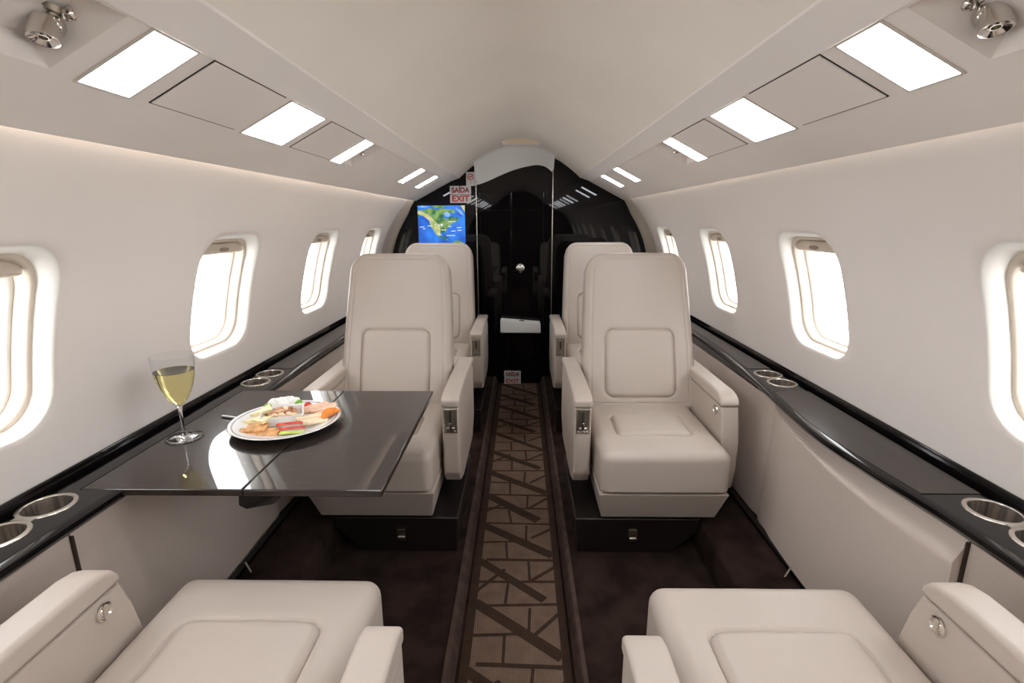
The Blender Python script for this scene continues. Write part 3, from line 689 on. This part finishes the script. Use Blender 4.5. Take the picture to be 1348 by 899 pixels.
for s, nm in ((-1, 'left'), (1, 'right')):
    L = obj('side_ledge', ledge(s), [M['black']]); 
    tag(L, 'long glossy black ledge running under the %s windows' % nm, 'ledge', 'black ledges under the windows')
    cut = []
    for a, b, w in CUPS:
        for y in (a, b): cut.append(obj('cut', lathe([(CR, -.09), (CR, .05)], 40, (s * (CX + (.012 if a < 1 else 0)), y, .65), True), M['black'], smooth=False))
    if s < 0: cut.append(obj('cut', box(-1.0, -.80, 1.043, 1.747, .6330, .70), M['black'], smooth=False))
    boolean(L, cut)
    def lid(y0, y1):
        V, F = [], []; ys = np.linspace(y0, y1, 30)
        for y in ys:
            e = bump(s, y)
            for x, z in ((.926 - e, .6502), (.927 - e, .6520), (1.044, .6520), (1.045, .6502)): V.append((s * x, y, z))
        for j in range(29):
            for i in range(3): F.append((j * 4 + i, j * 4 + i + 1, (j + 1) * 4 + i + 1, (j + 1) * 4 + i))
        F += [(0, 1, 2, 3), (116, 117, 118, 119)]
        return V, F
    if s > 0:
        obj('ledge_lid', lid(1.045, 1.745), M['lid'], L)
    obj('ledge_lid', lid(2.03, 3.6), M['lid'], L)
    for a, b, w in CUPS:
        cl_ = (s * (CX + (.012 if a < 1 else 0)), (a + b) / 2, .651)
        h = (b - a) / 2
        # figure-of-eight rim plate
        V, F = [], []; n = 48
        for sy in (-1, 1):
            o_ = len(V)
            for (r_, z_) in ((CR - .0035, .0005), (CR - .002, .0022), (CR + .002, .0026), (CR + .006, .0016), (CR + .007, -.0005)):
                for i in range(n):
                    an = 2 * PI * i / n; V.append((r_ * math.cos(an), sy * h + r_ * math.sin(an), z_))
            for j in range(4):
                for i in range(n): F.append((o_ + j * n + i, o_ + j * n + (i + 1) % n, o_ + (j + 1) * n + (i + 1) % n, o_ + (j + 1) * n + i))
        web = from_bm(prism([(-.024, -h + .042), (.024, -h + .042), (.012, -h + .050), (.010, 0), (.012, h - .050), (.024, h - .042), (-.024, h - .042), (-.012, h - .050), (-.010, 0), (-.012, -h + .050)], -.0005, .0018, 'z'))
        web = from_bm(prism([(-.022, -.010), (.022, -.010), (.022, .010), (-.022, .010)], -.0005, .0015, 'z'))
        root = obj('cup_holder', merge((V, F), web), M['nickel'], L, loc=cl_); root['label'] = 'chrome twin cup holder rim'
        for sy in (-1, 1):
            obj('cup', lathe([(CR - .003, .001), (CR - .0045, -.02), (CR - .0045, -.070), (CR - .008, -.076), (.001, -.077)], 48, (0, sy * h, 0)), M['steel_in'], root)
    # side panels below the ledge
    for (y0, y1, w) in ((YB + .01, .9395, 'beside the foreground seat'), (.943, 1.771, 'between the foreground and middle seats'), (1.773, YF - .01, 'beside the middle and far seats')):
        V, F = [], []; ny = 40; rid = s > 0 and w.startswith('between')
        for j in range(ny + 1):
            y = y0 + (y1 - y0) * j / ny; e = bump(s, y) if w.startswith('between') else 0
            ed = min(y - y0, y1 - y, .012) / .012; inn = -.006 * (1 - math.sqrt(max(0, 1 - (1 - ed) ** 2)))
            zr = .600 - (.048 * min(1, max(0, (1.76 - y) / .6)) if rid else .03)
            zs = list(np.linspace(.605, zr, 7)) + list(np.linspace(zr - .010, .137, 12))
            for z in zs:
                k = (z - .14) / .478; q_ = min(1, max(0, (.606 - z) / (.606 - zr)))
                e2 = (e + .026 * min(1, max(0, (1.76 - y) / .15))) if (s > 0 and w.startswith('between')) else e
                V.append((s * (.918 + .016 * math.sin(k * PI * .5) + .006 - e2 * (.55 + .45 * k ** 2) * (q_ if e2 else 1) - inn), y, z))
        n = len(zs)
        for j in range(ny):
            for i in range(n - 1): F.append((j * n + i, j * n + i + 1, (j + 1) * n + i + 1, (j + 1) * n + i))
        # back and edges
        o_ = len(V)
        for j in (0, ny):
            for z in zs: V.append((s * .944, y0 + (y1 - y0) * j / ny, z))
        for i in range(n - 1):
            F.append((i, i + 1, o_ + i + 1, o_ + i)); F.append((ny * n + i, ny * n + i + 1, o_ + n + i + 1, o_ + n + i))
        F.append((o_, o_ + n - 1, o_ + 2 * n - 1, o_ + n))
        obj('side_panel', (V, F), M['perf'], bpy.data.objects['wall_' + nm], angle=60)
        if y1 < 1: obj('panel_seam', box(*sorted((s * .936, s * .944)), y1 - .0005, y1 + .0040, .14, .600), M['seam'], bpy.data.objects['wall_' + nm], smooth=False)
        if w.startswith('between'):
            # black kick strip with a bright metal corner at the foot of the panel
            k = empty('kick_strip', (s * .897, 1.30, .1425)); tag(k, 'black kick strip with a bright metal corner at the foot of the %s panel' % nm, 'trim', 'kick strips at the panel feet')
            obj('strip', box(-.012, .010, -.42, 2.3, -.006, .008, .002, 1), M['black'], k)
            obj('metal_corner', box(-.003, .003, -.034, .034, -.005, .012, .001, 1), M['chrome'], k).location = (-s * .028, .125, .003)
            for c in COL.objects:
                if c.parent == k and c.name.startswith('metal_corner'): c.rotation_euler = (0, 0, -s * .75)

# table ---------------------------------------------------------------------
TT = .6515
tb = empty('folding_table', (-.64, 1.395, TT)); tag(tb, 'glossy dark wood folding table pulled out from the left ledge', 'table')
def leaf(x0, x1): return box(x0 + .64, x1 + .64, -.350, .350, -.017, 0, .0035, 3)
obj('table_leaf', leaf(-.998, -.6235), M['veneer'], tb); obj('table_leaf', leaf(-.6215, -.300), M['veneer'], tb)
ar = obj('support_arm', prism([(.000, -.0175), (.088, -.0175), (.098, -.026), (.078, -.045), (.014, -.058), (-.004, -.048)], -.338, .30, 'y', .004, 2), M['black'], tb)
obj('support_arm', prism([(-.255, -.0175), (.02, -.0175), (.02, -.050), (-.255, -.045)], .20, .25, 'y', .004, 2), M['black'], tb)

m, t, b = nt('thin_bowl_glass'); t.nodes.remove(b)
tr = N(t, 'ShaderNodeBsdfTransparent'); tr.inputs[0].default_value = (.97, .98, .98, 1); gl = N(t, 'ShaderNodeBsdfGlossy'); gl.inputs['Roughness'].default_value = .0
lw0 = N(t, 'ShaderNodeLayerWeight'); lw0.inputs['Blend'].default_value = .25; lw = N(t, 'ShaderNodeMath', operation='POWER'); lw.inputs[1].default_value = 2.5; t.links.new(lw0.outputs['Facing'], lw.inputs[0]); mx = N(t, 'ShaderNodeMixShader')
t.links.new(lw.outputs[0], mx.inputs[0]); t.links.new(tr.outputs[0], mx.inputs[1]); t.links.new(gl.outputs[0], mx.inputs[2])
t.links.new(mx.outputs[0], t.nodes['Material Output'].inputs['Surface']); M['thinglass'] = m
# wine glass --------------------------------------------------------------
g = empty('wine_glass', (-.940, 1.330, TT)); tag(g, 'stemmed glass of white wine standing on the table by the left window', 'glass')
RX = 1.0
outer = [(.0001, .0012), (.030, .0012), (.046, .0010), (.0475, .0018), (.047, .0028), (.030, .0050), (.012, .0085), (.0055, .013), (.0042, .022), (.0038, .050), (.0042, .078), (.0065, .092), (.013, .101), (.022, .113), (.033, .134), (.042, .158), (.0480, .185), (.0515, .215), (.0535, .243)]
inner = [(.0531, .2434), (.0507, .215), (.0474, .185), (.0414, .158), (.0324, .1345), (.0214, .1145), (.0120, .1035), (.0001, .1005)]
obj('bowl', lathe(outer[12:] + [(.0533, .2436), (.0531, .2434)] + inner[1:6], 64), M['thinglass'], g, angle=60)
obj('stem', lathe(outer[:13] + [(.0125, .1005), (.0001, .0990)], 48), M['glass'], g, angle=60)
wi = [(.0001, .1003), (.0121, .1033), (.0216, .1143), (.0326, .1344), (.0416, .158), (.0476, .185), (.0494, .200), (.0485, .1992), (.0001, .1990)]
obj('wine', lathe(wi, 64), M['wine'], g, angle=60)

# plate of food ---------------------------------------------------------------
PC = (-.690, 1.425)
p = empty('plate', (PC[0], PC[1], TT)); tag(p, 'round white plate with a grey rim band holding cheese, crackers and fruit', 'plate')
obj('plate_body', lathe([(.0001, .006), (.085, .006), (.098, .008), (.112, .0145), (.150, .0215), (.1555, .0225), (.1565, .0210), (.150, .0175), (.112, .0085), (.098, .0025), (.080, .0), (.0001, .0)], 96), M['plate'], p, angle=60)
obj('rim_band', lathe([(.1435, .0204), (.1440, .0210), (.1475, .0217), (.1480, .0214)], 96), M['band'], p)
PZ = TT + .0062; RZ = TT + .018
def food(name, data, m, x, y, z, label, cat, rz=0, grp=None, tilt=(0, 0), parts=()):
    o = obj(name, data, m); o.location = (x, y, z); o.rotation_euler = (tilt[0], tilt[1], rz); tag(o, label, cat, grp); return o
# ramekin with almonds
rk = empty('square_dish', (-.706, 1.440, PZ), .38); tag(rk, 'small square white dish of nuts in the middle of the plate', 'dish')
def sqdish():
    loops = []
    for (h, r, z) in ((.040, .008, 0), (.048, .010, .004), (.055, .010, .031), (.054, .010, .0335), (.050, .009, .0325), (.045, .008, .008), (.038, .007, .006)):
        loops.append([(a * 1.12, b * .92, z) for a, b in ring(h, h, r, 32)])
    V, F = [], []
    for L_ in loops: V += L_
    for j in range(len(loops) - 1):
        for q in range(32): F.append((j * 32 + q, j * 32 + (q + 1) % 32, (j + 1) * 32 + (q + 1) % 32, (j + 1) * 32 + q))
    F.append(tuple(range(32))[::-1]); F.append(tuple(6 * 32 + q for q in range(32))); return V, F
obj('dish_body', sqdish(), M['plate'], rk)
def almond():
    V, F = lathe([(.0001, -.013)] + [(.0078 * math.sin(a) ** .8 * (1 + .2 * math.cos(a)), -.013 * math.cos(a)) for a in np.linspace(.3, PI - .25, 9)] + [(.0001, .0145)], 14)
    return xf((V, F), Matrix.Rotation(PI / 2, 4, 'X') @ Matrix.Scale(.6, 4, (1, 0, 0)))
c_, s_ = math.cos(.38), math.sin(.38)
al = None; k = 0
for lay, zz_, n_, sp_ in ((0, .010, 3, .021), (1, .017, 4, .0205), (2, .0245, 4, .0205), (3, .0310, 3, .018), (4, .0360, 2, .014)):
    for i in range(n_):
        for j in range(3 if lay < 4 else 2):
            a = (i - (n_ - 1) / 2) * sp_ + jj(.003); b = (j - (1 if lay < 4 else .5)) * .021 + jj(.003)
            if al is None: o = obj('almond', almond(), M['almond']); al = o; ald = o.data.copy(); ald.materials[0] = M['almond2']
            else: o = al.copy(); COL.objects.link(o)
            if k % 3 == 0 and k: o.data = ald
            o.location = (-.706 + a * c_ - b * s_, 1.440 + a * s_ + b * c_, PZ + zz_); o.rotation_euler = (jj(.4), PI / 2 + jj(.3), random.uniform(0, 6))
            tag(o, 'one of the roasted almonds heaped in the small square dish', 'nut', 'almonds in the square dish'); k += 1
def cracker(w=.058, d=.046): return box(-w / 2, w / 2, -d / 2, d / 2, 0, .006, .002, 2)
crx = [(-.757, 1.338, PZ + .006, .25, 'golden brown cracker at the plate front, bottom of its stack'), (-.742, 1.352, PZ + .0135, .12, 'golden brown cracker at the plate front, top of its stack'), (-.700, 1.337, PZ + .006, .05, 'golden brown cracker next to the red-skinned apple slices')]
for x, y, z, rz, lb in crx: food('cracker', cracker(), M['cracker'], x, y, z, lb, 'cracker', rz, 'crackers on the plate', tilt=(.12, 0))
def wedge(l, w, h): return prism([(0, 0), (l, -w / 2), (l, w / 2)], 0, h, 'z', .0015, 2)
for x, y, z, rz, tl, lb in ((-.812, 1.405, PZ + .006, .2, -.10, 'flat pale yellow cheese slice at the left edge of the plate'), (-.800, 1.430, PZ + .016, .6, -.22, 'thick pale yellow cheese slice leaning against the square dish'), (-.780, 1.395, PZ + .014, -.2, -.15, 'pale yellow cheese slice lying behind the stacked crackers')):
    food('cheese_slice', wedge(.062, .055, .010), M['yellowcheese'], x, y, z, lb, 'cheese', rz, 'yellow cheese slices', tilt=(0, tl))
def applesl(mats=0):
    n = 14; V, F, MI = [], [], []
    outr = [(.036 * math.cos(a), .018 * math.sin(a) * 1.5) for a in np.linspace(0, PI, n)]
    pts = outr; top = .0075
    for z in (0, top):
        for a, b in pts: V.append((a, b, z))
    F.append(tuple(range(n))); MI.append(0); F.append(tuple(n + i for i in range(n))[::-1]); MI.append(0)
    for i in range(n - 1): F.append((i, i + 1, n + i + 1, n + i)); MI.append(1)
    F.append((n - 1, 0, n, 2 * n - 1)); MI.append(0)
    return V, F, MI
for x, y, z, rz, m_, lb in ((-.655, 1.370, PZ + .016, PI + .3, 'redapple', 'red-skinned apple slice resting against the square dish'), (-.640, 1.352, PZ + .010, PI + .25, 'redapple', 'red-skinned apple slice in front of another one'), (-.632, 1.335, PZ + .004, PI + .15, 'greenapple', 'green-skinned apple slice nearest the front rim of the plate')):
    food('apple_slice', applesl(), [M['flesh'], M[m_]], x, y, z, lb, 'fruit', rz, 'apple slices', tilt=(.45, 0))
def limew(): return [v for v in xf(lathe([(.0001, -.013), (.007, -.011), (.0105, -.006), (.012, 0), (.0105, .006), (.007, .011), (.0001, .013)], 20), Matrix.Rotation(PI / 2, 4, 'Y') @ Matrix.Scale(.55, 4, (0, 1, 0)))]
food('lime_wedge', limew(), M['lime'], -.788, 1.512, PZ + .018, 'green lime piece left of the white cheese at the plate back', 'fruit', .4, 'lime pieces')
food('lime_wedge', limew(), M['lime'], -.700, 1.540, PZ + .021, 'green lime piece between the white cheese and the tomato', 'fruit', .9, 'lime pieces')
food('cherry_tomato', lathe([(.0001, -.0125)] + [(.0125 * math.sin(a), -.0125 * math.cos(a)) for a in np.linspace(.3, PI - .3, 9)] + [(.0001, .0118)], 20), M['tomato'], -.664, 1.522, PZ + .0195, 'small red cherry tomato behind the square dish', 'tomato')
# soft cheese mound
V, F = slab(.098, .048, .022, .020, .012, .006, pitch=.004)
V = [(x + .002 * math.sin(y * 210), y + .003 * math.sin(x * 130), z * (1 + .10 * math.sin(x * 170) * math.cos(y * 150) + .06 * math.sin(x * 400 + y * 300))) for x, y, z in V]

food('soft_cheese', (V, F), M['whitecheese'], -.752, 1.545, PZ + .009, 'mound of soft white cheese at the back of the plate', 'cheese', .35)
def slice_(w, d, h, wav=.003):
    V, F = slab(w, d, h, min(w, d) * .3, h * .45, 0, pitch=.006)
    return [(x, y, z + wav * math.sin(x * 140) * math.cos(y * 90)) for x, y, z in V], F
for x, y, z, rz, w, d, m_, nm_, lb in ((-.632, 1.505, PZ + .016, .5, .085, .045, 'salmon', 'meat_slice', 'folded peach-coloured cured meat slice nearest the tomato'), (-.600, 1.488, PZ + .022, .3, .080, .042, 'salmon', 'meat_slice', 'peach-coloured cured meat slice lying on top of another'), (-.583, 1.462, PZ + .017, .9, .070, .036, 'salmon', 'meat_slice', 'peach-coloured cured meat slice next to the orange wedge')):
    food(nm_, slice_(w, d, .008), M[m_], x, y, z, lb, 'meat', rz, 'cured meat slices', tilt=(.08, -.1))
food('melon_slice', slice_(.095, .026, .012, .001), M['melon'], -.612, 1.430, PZ + .013, 'long pale melon slice on the right front of the plate', 'fruit', .45)
food('melon_slice', slice_(.080, .024, .012, .001), M['melon'], -.598, 1.405, PZ + .010, 'short pale melon slice closest to the right front rim', 'fruit', .35)
food('orange_wedge', applesl(), [M['orange'], M['orange']], -.557, 1.440, PZ + .018, 'bright orange wedge at the right rim of the plate', 'fruit', 1.2, tilt=(.5, 0))
# fork under the plate's left rim
fk = empty('fork', (-.875, 1.472, TT)); tag(fk, 'silver fork whose handle sticks out left of the plate', 'fork')
obj('handle', tube([(-.045, .012, .004), (-.02, .005, .0045), (.02, -.004, .004), (.045, -.010, .0032)], [.0042, .0038, .0026, .0022], 10), M['silver'], fk)
fk2 = obj('tines', prism([(.044, -.016), (.056, -.022), (.078, -.026), (.082, -.012), (.060, -.004), (.045, -.004)], .0008, .0026, 'z', .0005, 1), M['silver'], fk)

# armchairs -----------------------------------------------------------------------
def make_chair(mir):
    """one cabin seat facing -Y; mir=+1: aisle side at -x, mir=-1: aisle side at +x. origin: floor, seat centre, front of the armrests"""
    root = empty('cabin_seat')
    X = lambda d: xf(d if not isinstance(d, bmesh.types.BMesh) else from_bm(d), Matrix.Scale(mir, 4, (1, 0, 0)))
    def part(name, d, m, parent=root, loc=(0, 0, 0), **k):
        o = obj(name, X(d), m, parent, **k); o.location = (mir * loc[0], loc[1], loc[2]); return o
    ped = part('pedestal', prism([(-.288, 0), (-.298, .147), (.178, .147), (.178, .10), (.07, 0)], -.09, .46, 'y', .006, 3), M['pedestal'])
    la = part('latch', merge(from_bm(box(-.094, -.060, -.0985, -.0885, .054, .102, .003, 2))), M['nickel'], ped); 
    part('latch_grip', box(-.090, -.064, -.104, -.096, .060, .070, .002, 2), M['chrome'], ped)
    # skirt box with a slanted front
    bm = bmesh.new()
    P = [(-.222, -.160, .288), (.245, -.160, .288), (.245, .42, .288), (-.222, .42, .288), (-.203, -.105, .163), (.222, -.105, .163), (.222, .42, .163), (-.203, .42, .163)]
    vs = [bm.verts.new(q) for q in P]
    for f in ((0, 1, 2, 3), (7, 6, 5, 4), (0, 4, 5, 1), (1, 5, 6, 2), (2, 6, 7, 3), (3, 7, 4, 0)): bm.faces.new([vs[i] for i in f])
    bmesh.ops.recalc_face_normals(bm, faces=bm.faces)
    part('seat_box', bevel(bm, .005, 3), M['leather'])
    part('pedestal_neck', box(-.17, .17, -.06, .36, .140, .168, .004, 1), M['dark'], ped)
    V, F = slab(.462, .575, .158, .035, .036, .012, grooves=[(-.005, -.036, .285, .205, .03, .0075, .0032, .0045)], pitch=.0042, rb=.012, seam=None, wrinkle=.0014)
    # piping seam low on the front and sides is the gap above the box
    cu = part('seat_cushion', xf((V, F), Matrix.Translation((.0125, .1175, .2925))), M['leather'])
    # backrest
    th = math.radians(20.0); H = .105; Ln = .725
    V, F = slab(.505, Ln, H, (.085, .05), .030, .012, grooves=[(0, -Ln / 2 + .212, .310, .300, .034, .0075, .0030, .0045)], pitch=.0044, seam=.034, wrinkle=.0008)
    V = [(x * (1 - .105 * ((y + Ln / 2) / Ln) ** 1.6), y, z - .10 * ((x / .25) ** 2) * .06) for x, y, z in V]
    # local slab (x, y=up the back, z=thickness to the front)
    n = Vector((0, -math.cos(th), math.sin(th))); u = Vector((0, math.sin(th), math.cos(th)))
    base = Vector((.026, .300, .430))
    B = Matrix(((1, 0, 0), (0, u.y, n.y), (0, u.z, n.z))).to_4x4()
    bk = part('backrest', xf((V, F), B @ Matrix.Translation((0, Ln / 2, -H))), M['leather'], loc=base)
    # hard shell behind the upholstery
    V, F = slab(.475, Ln - .02, .03, (.08, .045), .012, .0, pitch=.04)
    V = [(x * (1 - .105 * ((y + Ln / 2) / Ln) ** 1.6), y, z) for x, y, z in V]
    part('back_shell', xf((V, F), B @ Matrix.Translation((0, Ln / 2, -H - .012)) @ Matrix.Rotation(PI, 4, 'Y')), M['leather'], bk)
    # aisle armrest
    a0, a1 = -.300, -.235
    aa = part('armrest', prism([(0, .285), (0, .556), (.56, .575), (.60, .54), (.60, .30), (.50, .215), (.12, .215), (.03, .240)], a0, a1, 'x', .008, 3), M['leather'])
    part('arm_pad', prism([(-.004, .558), (-.004, .588), (.03, .600), (.20, .606), (.56, .606), (.60, .592), (.60, .575), (.56, .577)], a0 - .003, a1 + .003, 'x', .012, 4, 20), M['leather'], aa)
    cx = (a0 + a1) / 2
    fr = merge(*[from_bm(q) for q in (box(cx - .026, cx - .021, -.005, .002, .455, .553, .001, 1), box(cx + .021, cx + .026, -.005, .002, .455, .553, .001, 1), box(cx - .026, cx + .026, -.005, .002, .548, .553, .001, 1), box(cx - .026, cx + .026, -.005, .002, .455, .460, .001, 1))])
    part('control_plate', merge(fr, from_bm(box(cx - .022, cx + .022, -.0022, .001, .459, .549))), M['nickel'], aa)
    part('control_slot', box(cx - .004, cx + .004, -.0030, -.001, .492, .542, .001, 1), M['dark'], aa)
    part('control_lever', merge(from_bm(box(cx - .017, cx + .017, -.009, -.002, .468, .478, .002, 2)), from_bm(box(cx - .005, cx + .005, -.012, -.002, .470, .500, .002, 2)), from_bm(box(cx - .020, cx + .020, -.006, -.001, .4605, .465, .001, 1))), M['chrome'], aa)
    part('front_inlay', box(cx - .024, cx + .026, -.003, .003, .300, .448, .002, 2), M['leather'], aa)
    # window-side armrest
    b0, b1 = .250, .315
    wa = part('armrest', prism([(0, .562), (-.020, .50), (-.034, .43), (-.034, .32), (-.010, .235), (.035, .20), (.62, .20), (.62, .562)], b0, b1, 'x', .006, 3), M['leather'])
    part('arm_pad', prism([(-.006, .564), (-.003, .580), (.008, .595), (.028, .606), (.060, .612), (.60, .612), (.62, .600), (.62, .564)], b0 - .003, b1 + .003, 'x', .017, 5, 40), M['leather'], wa)
    rt = Matrix.Translation((b0 - .0005, .048, .535)) @ Matrix.Rotation(-PI / 2, 4, 'Y')
    part('recline_button', xf(lathe([(.0001, .0030), (.0075, .0030), (.0090, .0015), (.0125, .0015), (.0150, .0045), (.0175, .0040), (.0185, 0), (.0001, -.001)], 32), rt), M['chrome'], wa)
    part('button_grip', box(b0 - .0062, b0 - .001, .0445, .0515, .523, .547, .0015, 1), M['nickel'], wa)
    return root
cA = make_chair(1); cB = make_chair(-1)
G = 'cream leather cabin seats'
def setup(c, x, y, rz, lb, fg=False):
    c.location = (x, y, 0); c.rotation_euler = (0, 0, rz); tag(c, lb, 'seat', G)
    if fg:
        arms = [q for q in COL.objects if q.parent == c and q.name.startswith('armrest')]
        aisle = [q for q in arms if any(g_.parent == q and g_.name.startswith('control_plate') for g_ in COL.objects)][0]
        aisle.location = ((-.024 if aisle.data.vertices[0].co.x < 0 else .024), .085, -.045)
        bk = [q for q in COL.objects if q.parent == c and q.name.startswith('backrest')][0]
        bk.rotation_euler = (math.radians(-26), 0, 0)
    return c
chairs = []
copies = [(copy_tree(cA), .5205, 2.965, 0, 'cream leather seat beside the right bulkhead, half hidden behind the middle seat', False),
          (copy_tree(cB), -.5205, 2.965, 0, 'cream leather seat below the map screen, half hidden behind the middle seat', False),
          (copy_tree(cA), -.5205, .850, PI, 'cream leather seat in the left foreground turned away, cushion and armrests seen', True),
          (copy_tree(cB), .5205, .835, PI, 'cream leather seat in the right foreground turned away, cushion and armrests seen', True)]
setup(cA, .5205, 1.82, 0, 'cream leather seat in the middle of the right side, facing the camera')
setup(cB, -.5205, 1.82, 0, 'cream leather seat facing the camera behind the dark table on the left')
for c, x, y, rz, lb, fg in copies: setup(c, x, y, rz, lb, fg)

# world, camera, view ------------------------------------------------------------
w = bpy.data.worlds.new('daylight'); bpy.context.scene.world = w; w.use_nodes = True
bg = w.node_tree.nodes['Background']; bg.inputs[0].default_value = (.96, .975, 1.0, 1); bg.inputs[1].default_value = 9.0
cam = bpy.data.cameras.new('camera'); co = bpy.data.objects.new('camera', cam); link(co)
f_px = 670.0; cam.sensor_width = 36; cam.lens = 36 * f_px / 1348; cam.clip_start = .02
vp = np.array([686 - 674., -(290 - 449.5), -f_px]); vp /= np.linalg.norm(vp)
up = np.array([0, 1., 0]); z = up - vp * up.dot(vp); z /= np.linalg.norm(z); x = np.cross(vp, z)
R = Matrix((x.tolist(), vp.tolist(), z.tolist()))
co.matrix_world = Matrix.Translation((.0175, 0, 1.25)) @ R.to_4x4()
sc = bpy.context.scene; sc.camera = co
sc.view_settings.view_transform = 'Standard'; sc.view_settings.look = 'None'; sc.view_settings.gamma = 1; sc.view_settings.use_curve_mapping = False
sc.view_settings.exposure = -0.02
sc.cycles.use_denoising = True
sc.cycles.max_bounces = 12; sc.cycles.diffuse_bounces = 6; sc.cycles.glossy_bounces = 6; sc.cycles.transmission_bounces = 10; sc.cycles.transparent_max_bounces = 12
sc.cycles.sample_clamp_indirect = 8; sc.cycles.caustics_reflective = False; sc.cycles.caustics_refractive = False
